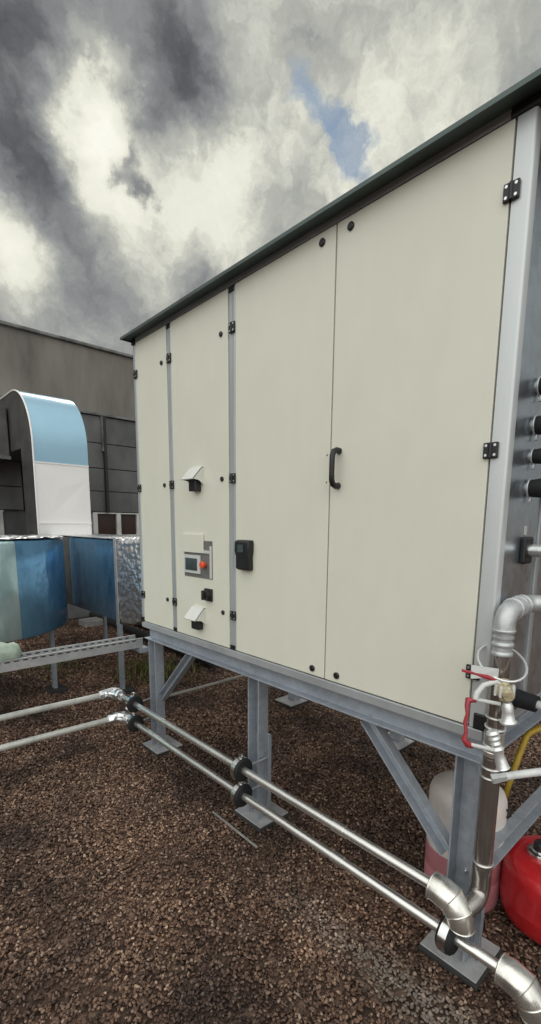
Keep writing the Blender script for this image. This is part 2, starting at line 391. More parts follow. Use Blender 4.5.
# roof with a drip lip
b = MB(); b.loft([[Vector((x, y, z)) for x, z in ((1.449, 2.7435), (1.449, 2.758), (2.24, 2.81), (3.034, 2.758), (3.034, 2.7435), (3.031, 2.7435), (3.031, 2.755), (2.24, 2.806), (1.452, 2.754), (1.452, 2.7435))] for y in (.46, 3.004)])
b.loft([[Vector((x, y, z)) for x, z in ((1.453, 2.745), (3.03, 2.745), (3.03, 2.7535), (2.24, 2.8045), (1.453, 2.7525))] for y in (.462, .465)])
b.loft([[Vector((x, y, z)) for x, z in ((1.453, 2.745), (3.03, 2.745), (3.03, 2.7535), (2.24, 2.8045), (1.453, 2.7525))] for y in (2.999, 3.002)])
rf = b.build('roof', M['roof'], u)
MB().box(1.62, 2.90, .65, 2.95, 2.7525, 2.763).build('roof_gasket', M['under'], rf)
# hinges
def hinge(par, y, z):
    b = MB(); b.box(XF-.010, XF-.0005, y-.0225, y-.002, z-.024, z+.024, .003); b.box(XF-.010, XF-.0005, y+.002, y+.0225, z-.024, z+.024, .003)
    b.tube([(XF-.010, y, z-.022), (XF-.010, y, z+.022)], .0055, 10)
    h = b.build('hinge', M['black'], par)
    s = MB()
    for a in (-1, 1):
        for c in (-1, 1): s.lathe([(.0001, 0), (.0048, 0), (.0042, .0016), (.0001, .0018)], (XF-.0096, y+a*.0135, z+c*.0145), (-1, 0, 0), 10)
    s.build('screw', M['screw'], h)
for par, y in ((d1, 2.943), (d2, 2.532), (d3, 1.942), (d4, .652)):
    for z in (2.541, 1.832, 1.122): hinge(par, y, z)
def lock(par, y, z, r=.0125):
    MB().lathe([(.0001, 0), (r, 0), (r, .006), (r*.72, .0085), (.0001, .0085)], (XF, y, z), (-1, 0, 0), 18).build('lock', M['black'], par, smooth=30)
for z in (2.536, 1.834, 1.125): lock(d1, 2.620, z); lock(d2, 2.034, z)
for z in (2.690, .966): lock(d3, 1.371, z, .0145); lock(d4, 1.231, z, .0145)
for z in (1.884, 1.775): MB().lathe([(.0001, 0), (.004, 0), (.003, .002), (.0001, .002)], (XF, 1.318, z), (-1, 0, 0), 10).build('rivet', M['recess'], d3)
# bow handle
hp = [(XF-.002, 1.253, 1.893), (XF-.02, 1.253, 1.895), (XF-.036, 1.253, 1.889), (XF-.044, 1.253, 1.873), (XF-.045, 1.253, 1.84), (XF-.045, 1.253, 1.80),
      (XF-.044, 1.253, 1.777), (XF-.036, 1.253, 1.762), (XF-.02, 1.253, 1.756), (XF-.002, 1.253, 1.758)]
h = MB().tube(hp, [.013, .012, .0115, .0115, .011, .011, .0115, .0115, .012, .013], 12).build('handle', M['black'], d4, smooth=50)
# small rain hoods with black sockets under them
def hood(yc, zt):
    w = .058; b = MB()
    b.loft([[Vector((XF, y, zt)), Vector((XF-.012, y, zt)), Vector((XF-.075, y, zt-.068)), Vector((XF-.071, y, zt-.072)), Vector((XF-.010, y, zt-.006)), Vector((XF, y, zt-.006))] for y in (yc-w, yc+w)])
    for y in (yc-w, yc+w-.003):
        b.loft([[Vector((XF, yy, zt-.003)), Vector((XF-.012, yy, zt-.003)), Vector((XF-.072, yy, zt-.068)), Vector((XF-.03, yy, zt-.075)), Vector((XF, yy, zt-.098))] for yy in (y, y+.003)])
    o = b.build('rain_hood', M['hood'], d2)
    MB().box(XF-.040, XF, yc-.035, yc+.035, zt-.132, zt-.055, .006).build('sensor_box', M['black'], o)
hood(2.262, 1.912); hood(2.262, 1.128)
# control panel
cp = MB().box(XF-.003, XF, 2.128, 2.412, 1.296, 1.508, .001).build('control_panel', M['recess'], d2)
b = MB(); b.box(XF-.014, XF-.003, 2.236, 2.400, 1.318, 1.424, .003); b.build('display_bezel', M['bezel'], cp)
MB().box(XF-.0165, XF-.0143, 2.262, 2.382, 1.336, 1.406).build('screen', M['screen'], cp)
MB().box(XF-.012, XF-.003, 2.205, 2.415, 1.438, 1.545, .003).build('flap', M['panel'], cp)
b = MB(); b.box(XF-.009, XF-.003, 2.130, 2.147, 1.300, 1.480, .002); b.box(XF-.009, XF-.003, 2.148, 2.204, 1.438, 1.455, .002); b.build('trim', M['bezel'], cp)
MB().lathe([(.0001, 0), (.012, 0), (.012, .014), (.021, .016), (.021, .026), (.016, .031), (.0001, .032)], (XF-.003, 2.195, 1.375), (-1, 0, 0), 20).build('emergency_stop', M['estop'], cp, smooth=35)
b = MB(); b.box(XF-.014, XF, 2.128, 2.198, 1.172, 1.243, .004); b.lathe([(.0001, 0), (.026, 0), (.022, .022), (.0001, .024)], (XF-.014, 2.163, 1.208), (-1, 0, 0), 20)
b.box(XF-.052, XF-.030, 2.156, 2.172, 1.182, 1.236, .004); b.build('main_switch', M['black'], d2, smooth=35)
# black box hung on the third door
b = MB(); b.loft([[Vector((XF, 1.832-a, z)), Vector((XF-t, 1.832-a, z)), Vector((XF-t-.006, 1.832, z)), Vector((XF-t, 1.832+a, z)), Vector((XF, 1.832+a, z))] for a, t, z in
     ((.044, .022, 1.372), (.050, .034, 1.380), (.048, .036, 1.44), (.054, .040, 1.47), (.054, .038, 1.515), (.050, .026, 1.524))])
bb = b.build('hanging_box', M['black'], d3, smooth=40, bevel=.004)
MB().box(XF-.0475, XF-.038, 1.806, 1.850, 1.462, 1.502, .002).build('label_window', M['screen'], bb)

# things on the side sheet
SY = .606
def stub(z, x, name_label, r=.029, L0=.30):
    t = thing('insulated_pipe', name_label, 'pipe', (x, SY, z), 'black insulated pipes coming out of the side sheet')
    MB().tube([(x, SY-.008, z), (x, SY-.03, z), (x, SY-.045, z), (x, SY-L0, z), (x+.02, SY-L0-.06, z-.01), (x+.07, SY-L0-.09, z-.03)], [r*.9, r, r*1.05, r, r, r], 16).build('sleeve', M['rubber'], t, smooth=50)
    b = MB(); b.tube([(x, SY+.002, z), (x, SY-.012, z)], r*.72, 16); b.torus((x, SY-.010, z), (0, 1, 0), r*1.02, .0025)
    b.box(x-.006, x+.006, SY-.016, SY-.006, z-r*1.0-.016, z-r*.9, .001)
    b.build('pipe_clip', M['zinc'], t, smooth=40)
stub(2.045, 1.718, 'topmost of the four black insulated pipes on the galvanised side sheet')
stub(1.925, 1.715, 'second from the top of four black insulated pipes on the side sheet', .031)
stub(1.828, 1.715, 'third from the top of four black insulated pipes on the side sheet', .025)
stub(1.726, 1.712, 'lowest of the four black insulated pipes on the side sheet', .030)

# steel pipe through the flange, runs down to the lower pipe as the second riser
# ------------------------------------------------------------------ support frame
f = thing('support_frame', 'galvanised steel frame of legs, beams and braces under the ventilation unit', 'steel frame', (2.2, 1.8, 0))
def beam(a, b_, U, V, w, d, t, name='beam', par=None, m='galv'):
    return MB().sweep(chan(w, d, t), a, b_, U, V).build(name, M[m], par or f, bevel=.0015)
beam((1.575, .598, .849), (1.575, 2.965, .849), (0, 0, 1), (-1, 0, 0), .084, .05, .007)
beam((2.90, .598, .849), (2.90, 2.965, .849), (0, 0, 1), (1, 0, 0), .084, .05, .007)
for y, s in ((.648, -1), (1.80, -1), (2.915, 1)):
    beam((1.583, y, .8485), (2.892, y, .8485), (0, 0, 1), (0, s, 0), .080, .05, .007)
legs = [(1.607, .655, 1), (1.607, 1.803, 1), (1.607, 2.893, 1), (2.93, .655, -1), (2.93, 1.803, -1), (2.93, 2.893, -1)]
for x, y, s in legs:
    lg = beam((x, y, .0185), (x, y, .806), (0, 1, 0), (-s, 0, 0), .090, .068, .007, 'leg')
    bx = MB(); bx.lathe([(.0001, 0), (.008, 0), (.008, .006), (.0001, .006)], (x - s*.007, y, .34), (-s, 0, 0), 6); bx.tube([(x-s*.007, y, .34), (x-s*.022, y, .34)], .004, 8)
    bx.build('bolt', M['screw'], lg)
    px = x + (.0 if s > 0 else .0)
    pl = MB().box(px-.108, px+.100, y-.108, y+.108, .0105, .018, .002).build('base_plate', M['plate'], f)
    MB().box(px-.116, px+.106, y-.116, y+.112, -.01, .0102, .003).build('rubber_pad', M['pad'], pl)
# diagonal braces
def brace(a, b_, U, V, w=.06, d=.045):
    return MB().sweep(chan(w, d, .006), a, b_, U, V).build('brace', M['galv'], f, bevel=.001)
s2 = math.sqrt(.5)
brace((1.600, .715, .395), (1.600, 1.105, .803), (0, s2, -s2), (-1, 0, 0), .062)
brace((1.600, 2.835, .395), (1.600, 2.43, .803), (0, s2, s2), (-1, 0, 0), .055)
MB().tube([(1.64, 2.95, .345), (2.90, 2.95, .345)], .011, 10).build('cross_bar', M['whitebar'], f, smooth=50)
beam((1.66, .655, .335), (2.89, .655, .335), (0, 0, 1), (0, -1, 0), .085, .045, .006, 'cross_bar')

# ------------------------------------------------------------------ horizontal steel pipes
PXX = 1.405
def clamp(par, y, z, railx=1.60, ry=None):
    b = MB(); b.lathe([(.024, -.026), (.052, -.026), (.058, -.020), (.058, .020), (.052, .026), (.024, .026)], (PXX, y, z), (0, 1, 0), 32)
    o = b.build('pipe_clamp', M['rubber'], par, smooth=40)
    b = MB(); b.lathe([(.0585, -.014), (.0605, -.014), (.0605, .014), (.0585, .014), (.0585, -.014)], (PXX, y+.002, z), (0, 1, 0), 32)
    b.box(PXX-.008, PXX+.008, y-.010, y+.014, z+.056, z+.082, .002)
    b.tube([(PXX, y-.014, z+.070), (PXX, y+.018, z+.070)], .005, 8)
    b.build('clamp_band', M['ring'], o, smooth=40)
    MB().tube([(PXX+.058, y, z), (railx-.0, y+(.035 if y > 2 else 0), z)], .0055, 8).build('clamp_rod', M['screw'], o, smooth=40)
def mitre(path_c, a, b_, Rb, a0, a1, r, n=4):
    pts = arc(path_c, a, b_, Rb, a0, a1, n); return pts
def clad_elbow(par, z, yb, Rb=.076, r=.0420):
    """sheet metal elbow made of mitred segments, turning the run down"""
    c = (PXX, yb, z-Rb); pts = arc(c, (0, 0, 1), (0, -1, 0), Rb, 0, PI/2, 3)
    b = MB(); seg = 28
    b.tube([Vector((PXX, yb+.040, z)), Vector((PXX, yb+.030, z)), pts[0], pts[1], pts[2], pts[3], pts[3]+Vector((0, 0, -.010))], [.0205, r*1.10, r*1.16, r*1.16, r*1.10, r*1.02, r*.98], seg)
    e = b.build('elbow_cladding', M['clad'], par, smooth=22)
    beads = [(pts[i], (pts[i+1]-pts[i-1]).normalized(), r*(1.16 if i == 1 else 1.10)) for i in (1, 2)] + [(pts[3]+Vector((0, 0, -.008)), (0, 0, 1), r*.98), (Vector((PXX, yb+.030, z)), (0, 1, 0), r*1.11)]
    for p_, t_, r_ in beads: MB().torus(p_, t_, r_, .0024, 28, 6).build('seam_bead', M['clad'], e, smooth=40)
def run(z, y_near, lab, ylb, lz):
    t = thing('steel_pipe', lab, 'pipe', (PXX, 1.8, z), 'steel pipes running along the frame')
    b = MB(); b.tube([(PXX, y_near+.02, z), (PXX, 1.0, z), (PXX, 1.74, z-.001), (PXX, 2.4, z), (PXX, ylb, z)], .0195, 18)
    b.build('pipe', M['steel'], t, smooth=50)
    # joint sleeves
    b = MB()
    for yy in (1.10,): b.tube([(PXX, yy-.03, z), (PXX, yy+.03, z)], .0222, 18)
    b.build('press_sleeve', M['steel'], t, smooth=50)
    clad_elbow(t, z, y_near)
    # far elbow and the branch to the left
    b = MB(); pts = arc((PXX-.07, ylb, z), (1, 0, 0), (0, 1, 0), .07, 0, PI/2, 5)
    b.tube([(PXX, ylb-.05, z)] + pts + [(PXX-.12, ylb+.07, z)], [.032, .040, .043, .043, .043, .040, .036, .030], 20)
    b.build('elbow_cladding', M['foil'], t, smooth=24)
    b = MB(); b.tube(smooth_path([(PXX-.08, ylb+.07, z), (PXX-.25, ylb+.07, z), (.6, ylb+.07, z+lz), (-.9, ylb+.07, z+lz*2)]), .0205, 16)
    b.build('branch_pipe', M['whitebar'], t, smooth=50)
    for y in (2.915, 1.738, .612 if y_near < .5 else None):
        if y: clamp(t, y, z)
    return t
t_up = run(.370, .652, 'upper of the two steel pipes running along the frame legs', 3.15, .010)
t_lo = run(.228, .412, 'lower of the two steel pipes running along the frame legs', 3.02, .010)
# small upright rails next to the legs that carry the clamps
for y in (2.965, 1.738, .592):
    MB().sweep(chan(.030, .022, .003), (1.60, y-.0, .0), (1.60, y-.0, .50 if y > 1 else .44), (0, 1, 0), (-1, 0, 0)).build('clamp_rail', M['galv'], f)

# ------------------------------------------------------------------ risers
RX, RY = 1.500, .560
t = thing('riser_pipe', 'dark stainless riser pipe with grey threaded elbow in front of the near frame leg', 'pipe', (RX, RY, .37))
MB().tube([(RX, RY, .455), (RX, RY, .86)], .0285, 24).build('pipe', M['brownsteel'], t, smooth=50)
MB().tube([(RX, RY, .86), (RX, RY, 1.215)], .0265, 24).build('upper_pipe', M['brownsteel'], t, smooth=50)
b = MB(); pts = arc((RX-.045, RY, .400), (1, 0, 0), (0, 0, -1), .045, 0, PI/2, 5)
b.tube([(RX, RY, .485), (RX, RY, .478), (RX, RY, .44)] + pts + [(RX-.085, RY+.01, .345)], [.0295, .032, .0305] + [.0305]*6 + [.030], 20); b.build('press_elbow', M['brownsteel'], t, smooth=50)
for z, r in ((.485, .0315), (.795, .031), (.828, .031), (.885, .031), (1.0, .030)): MB().torus((RX, RY, z), (0, 0, 1), r-.001, .0035, 28, 8).build('press_bead', M['steel'], t, smooth=50)
MB().tube([(RX, RY, .87), (RX, RY, .95)], .031, 24).build('press_sleeve', M['steel'], t, smooth=50)
# threaded coupling stack below the elbow
b = MB()
b.lathe([(.026, 0), (.031, .0), (.0325, .004), (.031, .010), (.028, .013), (.028, .026), (.0315, .029), (.033, .034), (.031, .039), (.027, .043), (.027, .05), (.031, .054), (.031, .060), (.027, .063), (.027, .07), (.033, .073), (.0345, .079), (.032, .084), (.030, .085)], (RX, RY, 1.205), (0, 0, 1), 28)
b.build('threaded_coupling', M['zinc'], t, smooth=40)
c = (RX+.045, RY, 1.298)
b = MB(); pts = arc(c, (-1, 0, 0), (0, 0, 1), .045, 0, PI/2, 8)
b.tube([(RX, RY, 1.285)] + pts + [(RX+.055, RY, 1.343)], [.033] + [.0315]*9 + [.032], 24)
b.torus((RX+.055, RY, 1.343), (1, 0, 0), .0325, .0045, 28, 8)
b.build('elbow', M['zinc'], t, smooth=40)
b = MB(); b.tube([(RX+.05, RY, 1.343), (RX+.135, RY-.003, 1.350)], .025, 20)
b.lathe([(.026, 0), (.034, .002), (.035, .012), (.031, .016), (.031, .026), (.035, .03), (.035, .04), (.028, .044)], (RX+.095, RY, 1.348), (1, 0, 0), 24)
pts = arc((RX+.145, RY-.045, 1.350), (0, 1, 0), (1, 0, 0), .045, 0, PI/2, 6)
b.tube(pts + [(RX+.19, RY-.25, 1.350)], .029, 20)
b.build('coupling', M['zinc'], t, smooth=40)
# bent wire hoop round the riser
b = MB()
pts = []
for k in range(0, 25):
    a = 2*PI*k/24 + 1.2; pts.append((RX-.004+.070*math.cos(a), RY-.004+.070*math.sin(a), 1.182 + .040*math.cos(a-.75)))
b.tube(pts, .0042, 8, cap=False); b.build('wire_hoop', M['silver'], t, smooth=50)

t = thing('second_riser_pipe', 'bare steel pipe entering the side sheet through a black square flange', 'pipe', (1.72, .5, 1.52))
x, z = 1.725, 1.522
MB().box(x-.034, x+.034, SY-.022, SY-.001, z-.046, z+.046, .008).build('flange', M['black'], t)
MB().box(x-.010, x+.010, SY-.004, SY-.001, z+.052, z+.082).build('tape_mark', M['bezel'], t)
b = MB(); b.tube([(x, SY-.01, z), (x, .27, z)] + arc((x, .27, z-.07), (0, 0, 1), (0, -1, 0), .07, 0, PI/2, 6) + [(x, .2, .30)] + arc((x-.07, .2, .298), (1, 0, 0), (0, 0, -1), .07, 0, PI/2, 6) + [(1.5, .2, .228)], .0215, 18)
b.build('pipe', M['steel'], t, smooth=50)
MB().tube(arc((1.43, .27, .228), (0, 0, 0), (0, 0, 0), 0, 0, 1, 1)[:1] + [(1.5, .2, .228)] if False else [(1.49, .345, .228), (1.52, .345, .228), (1.56, .32, .228), (1.59, .25, .228), (1.62, .2, .228)], .021, 16).build('elbow', M['brownsteel'], t, smooth=50)

# ------------------------------------------------------------------ filling valves
v = thing('filling_valve_set', 'white double valve set with red lever handles clipped to the riser pipe', 'valve', (1.43, .53, 1.0))
# upper valve body : yellowed brass fitting with ribs
b = MB(); b.lathe([(.0001, -.032), (.012, -.032), (.015, -.020), (.024, -.014), (.027, 0), (.024, .014), (.015, .020), (.012, .034), (.0001, .036)], (1.444, .522, 1.112), (.1, .1, 1), 20)
b.tube([(1.444, .522, 1.112), (1.412, .495, 1.106)], [.019, .015], 12)
b.tube([(1.444, .522, 1.112), (1.475, .548, 1.116)], [.017, .013], 12); b.build('brass_body', M['brass'], v, smooth=35)
b = MB()
for k in range(8):
    a = 2*PI*k/8; b.box(1.444+.026*math.cos(a)-.004, 1.444+.026*math.cos(a)+.004, .522+.026*math.sin(a)-.004, .522+.026*math.sin(a)+.004, 1.095, 1.130, .0015)
b.build('lug', M['white'], v)
b = MB(); b.lathe([(.0001, 0), (.022, 0), (.0245, .006), (.019, .014), (.016, .035), (.0165, .055), (.011, .066), (.0001, .066)], (1.444, .502, 1.012), (-.05, .12, 1), 20); b.build('upper_nozzle', M['silver'], v, smooth=40)
b = MB(); b.tube([(1.379, .577, 1.083), (1.43, .526, 1.071)], .0062, 10); b.build('spindle', M['bezel'], v, smooth=40)
b = MB(); b.tube([(1.348, .570, .951), (1.405, .516, .932)], .0065, 10); b.build('spindle', M['bezel'], v, smooth=40)
b = MB(); b.tube([(1.383, .580, 1.081), (1.366, .596, 1.079), (1.354, .592, 1.065), (1.352, .588, 1.041), (1.345, .590, 1.017), (1.344, .584, .987), (1.337, .586, .966), (1.345, .576, .950), (1.358, .568, .945)],
               [.009, .010, .007, .0055, .006, .0055, .008, .011, .009], 10)
b.build('lever', M['redh'], v, smooth=40)
b = MB(); b.tube([(1.348, .612, 1.173), (1.382, .588, 1.161), (1.408, .562, 1.152), (1.428, .540, 1.139)], [.004, .006, .0075, .005], 10); b.build('lever', M['redh'], v, smooth=40)
# bent white pipe and bracket
b = MB(); b.tube([(1.376, .578, 1.085), (1.380, .576, 1.105), (1.395, .565, 1.128), (1.425, .545, 1.138), (1.445, .530, 1.132)], .0085, 12); b.build('bent_tube', M['white'], v, smooth=50)
b = MB(); b.loft([[Vector(p)+Vector((.003*k, .003*k, 0)) for p in ((1.372, .596, 1.188), (1.436, .540, 1.176), (1.434, .540, 1.150), (1.366, .592, 1.148))] for k in (0, 1)]); b.build('bracket', M['bezel'], v)
# lower valve : ribbed white body
b = MB(); ax = Vector((.013, -.036, -.110)); n = 9
prof = []
for k in range(n): prof += [(.0145 + .0035*(k % 2) + .002*math.sin(k), k*.0082)]
b.lathe([(.0001, -.002)] + prof + [(.0135, .075), (.016, .088), (.0185, .112), (.021, .118), (.0001, .119)], (1.402, .532, .992), ax, 20); b.build('lower_nozzle', M['silver'], v, smooth=30)
for z in (.965, .905): MB().torus((RX, RY, z), (.0, -.10, 1), .0295, .0035, 28, 6).build('strap', M['silver'], v, smooth=40)
t = thing('side_pipe', 'pale pipe with a screwed end leading right from the riser pipe', 'pipe', (1.45, .52, .83))
b = MB(); b.tube([(1.475, .540, .805), (1.52, .49, .822), (1.95, .10, .90)], .0125, 14); b.build('pipe', M['white'], t, smooth=50)
b = MB(); b.lathe([(.0001, 0), (.016, 0), (.0175, .006), (.0165, .020), (.015, .022), (.015, .045), (.0001, .045)], (1.468, .546, .803), (.045, -.05, .017), 6); b.build('nut', M['zinc'], t)
t = thing('drain_outlet', 'black socket with pale screwed pipe below the side sheet corner', 'pipe', (1.82, .6, .94))
b = MB(); b.tube([(1.80, .612, .975), (1.80, .535, .97)], [.034, .030], 18); b.build('socket', M['rubber'], t, smooth=50)
b = MB(); b.tube([(1.80, .55, .97), (1.80, .44, .968), (1.80, .30, .962)], [.015, .016, .016], 14); b.lathe([(.0001, 0), (.022, 0), (.022, .02), (.0001, .02)], (1.80, .50, .97), (0, -1, 0), 8); b.build('pipe', M['white'], t, smooth=40)

# ------------------------------------------------------------------ yellow hose
b = MB()
hp = [(2.75, .42, .60), (2.60, .55, .635), (2.49, .66, .645), (2.41, .735, .605), (2.37, .75, .54), (2.33, .76, .45), (2.30, .77, .37), (2.26, .78, .26), (2.225, .80, .15), (2.20, .82, .05), (2.16, .88, .020), (2.10, 1.0, .018)]
b.tube(smooth_path(hp), .0145, 14)
tag(b.build('hose', M['yellow'], smooth=50), 'yellow hose hanging down behind the riser pipe to the gravel', 'hose')

# ------------------------------------------------------------------ canister
cx, cy = 1.905, .80
t = thing('canister', 'round translucent white plastic canister with pink fluid, standing behind the near frame leg', 'canister', (cx, cy, 0))
r = .157
MB().lathe([(.0001, -.004), (r*.93, -.004), (r*.99, .012), (r, .03), (r, .12), (r*.985, .125), (r, .13), (r, .225), (.0001, .225)], (cx, cy, 0), (0, 0, 1), 48).build('filled_part', M['canp'], t, smooth=35)
MB().lathe([(.0001, .2252), (r, .2252), (r, .33), (r*.988, .335), (r, .34), (r, .435), (r*.985, .462), (r*.93, .485), (r*.82, .500), (r*.55, .510), (.04, .512), (.0001, .512)], (cx, cy, 0), (0, 0, 1), 48).build('upper_part', M['canw'], t, smooth=35)
MB().lathe([(.0001, 0), (.030, 0), (.030, .02), (.026, .025), (.0001, .025)], (cx+.07, cy+.02, .508), (0, 0, 1), 24).build('cap', M['white'], t, smooth=35)
MB().tube([(cx+.02, cy-.135, .44), (cx+.02, cy-.165, .45), (cx+.02, cy-.172, .43), (cx+.02, cy-.160, .415)], .005, 8).build('hook', M['black'], t, smooth=50)

# ------------------------------------------------------------------ red vessel
rx, ry = 2.0, .462
t = thing('pressure_vessel', 'glossy red squat pressure vessel on the gravel at the right edge', 'vessel', (rx, ry, 0))
b = MB(); b.lathe([(p*.955, q*.86) for p, q in [(.0001, -.005), (.12, -.003), (.165, .012), (.192, .040), (.203, .080), (.206, .12), (.2075, .127), (.2075, .133), (.206, .14), (.205, .23), (.203, .275), (.195, .303), (.175, .322), (.14, .331), (.06, .334), (.0001, .335)]], (rx, ry, 0), (0, 0, 1), 64)
b.build('shell', M['red'], t, smooth=60)
nk = MB().lathe([(.025, .283), (.046, .283), (.049, .295), (.046, .303), (.032, .305), (.030, .312), (.0001, .312)], (rx-.02, ry+.06, 0), (0, 0, 1), 32).build('neck_ring', M['ring'], t, smooth=40)
MB().lathe([(.0001, .306), (.026, .306), (.026, .335), (.022, .341), (.0001, .341)], (rx-.02, ry+.06, 0), (0, 0, 1), 24).build('cap', M['black'], nk, smooth=40)

# ------------------------------------------------------------------ cable tray and what lies on it
t = thing('cable_tray', 'slotted galvanised cable tray running left from the unit frame', 'cable tray', (.6, 3.02, .72))
b = MB(); b.box(-1.2, 1.53, 3.00, 3.003, .735, .80); b.box(-1.2, 1.53, 3.005, 3.11, .735, .738); b.box(-1.2, 1.53, 3.112, 3.115, .735, .80)
b.box(-1.2, 1.53, 2.992, 3.0028, .8005, .803); b.box(-1.2, 1.53, 3.113, 3.122, .8005, .803)
b.build('tray', M['galv_lit'], t)
x = .55
while x < 1.48:
    MB().box(x, x+.028, 2.9985, 2.9995, .785, .792).build('slot', M['under'], t); MB().box(x, x+.028, 3.1110, 3.1115, .785, .793).build('slot', M['under'], t); x += .05
b = MB(); b.box(1.50, 1.56, 2.975, 3.17, .70, .734); b.build('bracket', M['galv'], t)
b = MB()
P = smooth_path([(-.3, 3.07, .82), (.2, 3.08, .82), (.45, 3.07, .828), (.62, 3.07, .835), (.76, 3.065, .82)], 5)
b.tube(P, [.062 + .008*math.sin(i*1.7) for i in range(len(P)-3)] + [.066, .052, .012], 16)
b.build('insulation_roll', M['mint'], None, smooth=60)
tag(bpy.data.objects['insulation_roll'], 'pale green wrapped pipe end lying on the cable tray', 'insulation')

# ------------------------------------------------------------------ ducts
def rbox_ring(c, U, w, z0, z1, r=.03):
    """ring of a rectangular duct section, U across"""
    U = Vector(U); out = []
    for (su, sz, a0) in ((1, 1, 0), (-1, 1, PI/2), (-1, -1, PI), (1, -1, 1.5*PI)):
        for k in range(3):
            a = a0 + k*PI/4
            out.append(Vector(c) + U*(su*(w/2-r) + r*math.cos(a)) + Vector((0, 0, (z1-r if sz > 0 else z0+r) + r*math.sin(a))))
    return out
# near left duct: bends from the left to the back, wrapped in blue film
t = thing('near_duct', 'blue film covered duct bend at the left edge with foil on top', 'duct', (.7, 4.6, .67))
def bend(w, R0, r0, r1, z0, z1, x_start, y_end, cx_, cy_, m, name, a0=0.0, a1=1.0, ends=True):
    b = MB(); rings = []; mid = R0 - w/2
    N = 20
    if ends and a0 == 0: rings.append(rbox_ring((x_start, cy_-mid, 0), (0, -1, 0), w, z0, z1))
    for k in range(N+1):
        a = (a0 + (a1-a0)*k/N)*PI/2
        rings.append(rbox_ring((cx_+mid*math.sin(a), cy_-mid*math.cos(a), 0), (math.sin(a), -math.cos(a), 0), w, z0, z1))
    if ends and a1 == 1: rings.append(rbox_ring((cx_+mid, y_end, 0), (1, 0, 0), w, z0, z1))
    b.loft(rings); return b.build(name, m, t, smooth=40)
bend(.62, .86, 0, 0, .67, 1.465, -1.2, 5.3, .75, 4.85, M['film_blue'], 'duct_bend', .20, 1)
bend(.62, .86, 0, 0, .67, 1.465, -1.2, 5.3, .75, 4.85, M['film_sheen'], 'straight_duct', 0, .199)
b = MB()
ring_o, ring_i = [], []
pp = []
for k in range(17):
    a = k/16*PI/2
    pp.append(a)
rows = []
random.seed(3)
for j in range(7):
    rr = .26 + .60*j/6
    rows.append([Vector((-1.2, 4.85-rr, 1.470+random.uniform(0, .012)))] + [Vector((.75+rr*math.sin(a)+random.uniform(-.01, .01), 4.85-rr*math.cos(a)+random.uniform(-.01, .01), 1.470+random.uniform(0, .016))) for a in pp] + [Vector((.75+rr, 5.3, 1.472+random.uniform(0, .012)))])
b.loft(rows, cap=False, closed=False); b.build('foil_cover', M['foil'], t)
# far duct, connected to the unit's end
t = thing('far_duct', 'rectangular duct with dark blue film beside the unit end, partly foil wrapped', 'duct', (2.2, 4.6, .67))
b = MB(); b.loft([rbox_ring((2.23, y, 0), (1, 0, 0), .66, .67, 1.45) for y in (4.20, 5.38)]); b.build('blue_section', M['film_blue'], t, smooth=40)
b = MB(); b.loft([rbox_ring((2.228, y, 0), (1, 0, 0), .66, .668, 1.452) for y in (5.385, 6.55)]); b.build('brown_section', M['duct_brown'], t, smooth=40)
rings = []
for y, w, z0, z1 in ((4.195, .67, .665, 1.46), (3.95, .66, .68, 1.47), (3.6, .66, .80, 1.475), (3.25, .68, .92, 1.47), (3.02, .70, .97, 1.48)):
    rings.append([p + Vector((random.uniform(-.008, .008), 0, random.uniform(-.008, .008))) for p in rbox_ring((2.23, y, 0), (1, 0, 0), w, z0, z1, .05)])
b = MB(); b.loft(rings); b.build('foil_section', M['foil'], t, smooth=50)
b = MB(); b.loft([[Vector((1.902, 4.2, 1.455)), Vector((2.56, 4.2, 1.455)), Vector((2.56, 4.2, 1.462)), Vector((1.902, 4.2, 1.462))], [Vector((1.902, 6.5, 1.455)), Vector((2.56, 6.5, 1.455)), Vector((2.56, 6.5, 1.462)), Vector((1.902, 6.5, 1.462))]]); b.build('foil_strip', M['foil'], t)
MB().box(1.887, 1.897, 4.17, 4.215, .64, 1.47).build('edge_profile', M['galv_lit'], t)
# duct supports standing on the roof
def post(x, y, h, lab):
    o = thing('duct_support', lab, 'support post', (x, y, 0), 'posts holding up the ducts')
    MB().sweep(chan(.045, .035, .004), (x, y, .03), (x, y, h), (0, 1, 0), (-1, 0, 0)).build('post', M['galv'], o)
    MB().box(x-.09, x+.07, y-.09, y+.09, -.01, .03, .004).build('foot', M['pad'], o)
post(1.43, 4.60, .668, 'short steel post under the near blue duct bend')
post(1.905, 4.15, .66, 'steel post at the near end of the far blue duct')
post(2.50, 5.9, .667, 'stubby steel post in the middle under the far blue duct')

# arched riser duct to the building
t = thing('arched_duct', 'tall duct rising and arching back to the building wall, blue film with painted sky sheen on its bend', 'duct', (2.06, 6.25, .7))
x0, x1 = 1.78, 2.412
yf, zc, Rr = 6.0, 2.50, .70
def prof_outer(a): return (yf + Rr - Rr*math.cos(a), zc + Rr*math.sin(a))
def sheet(pts, name, m, th=.004, split=1):
    b = MB(); b.loft([[Vector((x, y, z)) for y, z in pts] for x in (x0, x1)], cap=False, closed=False); return b.build(name, m, t, smooth=50)
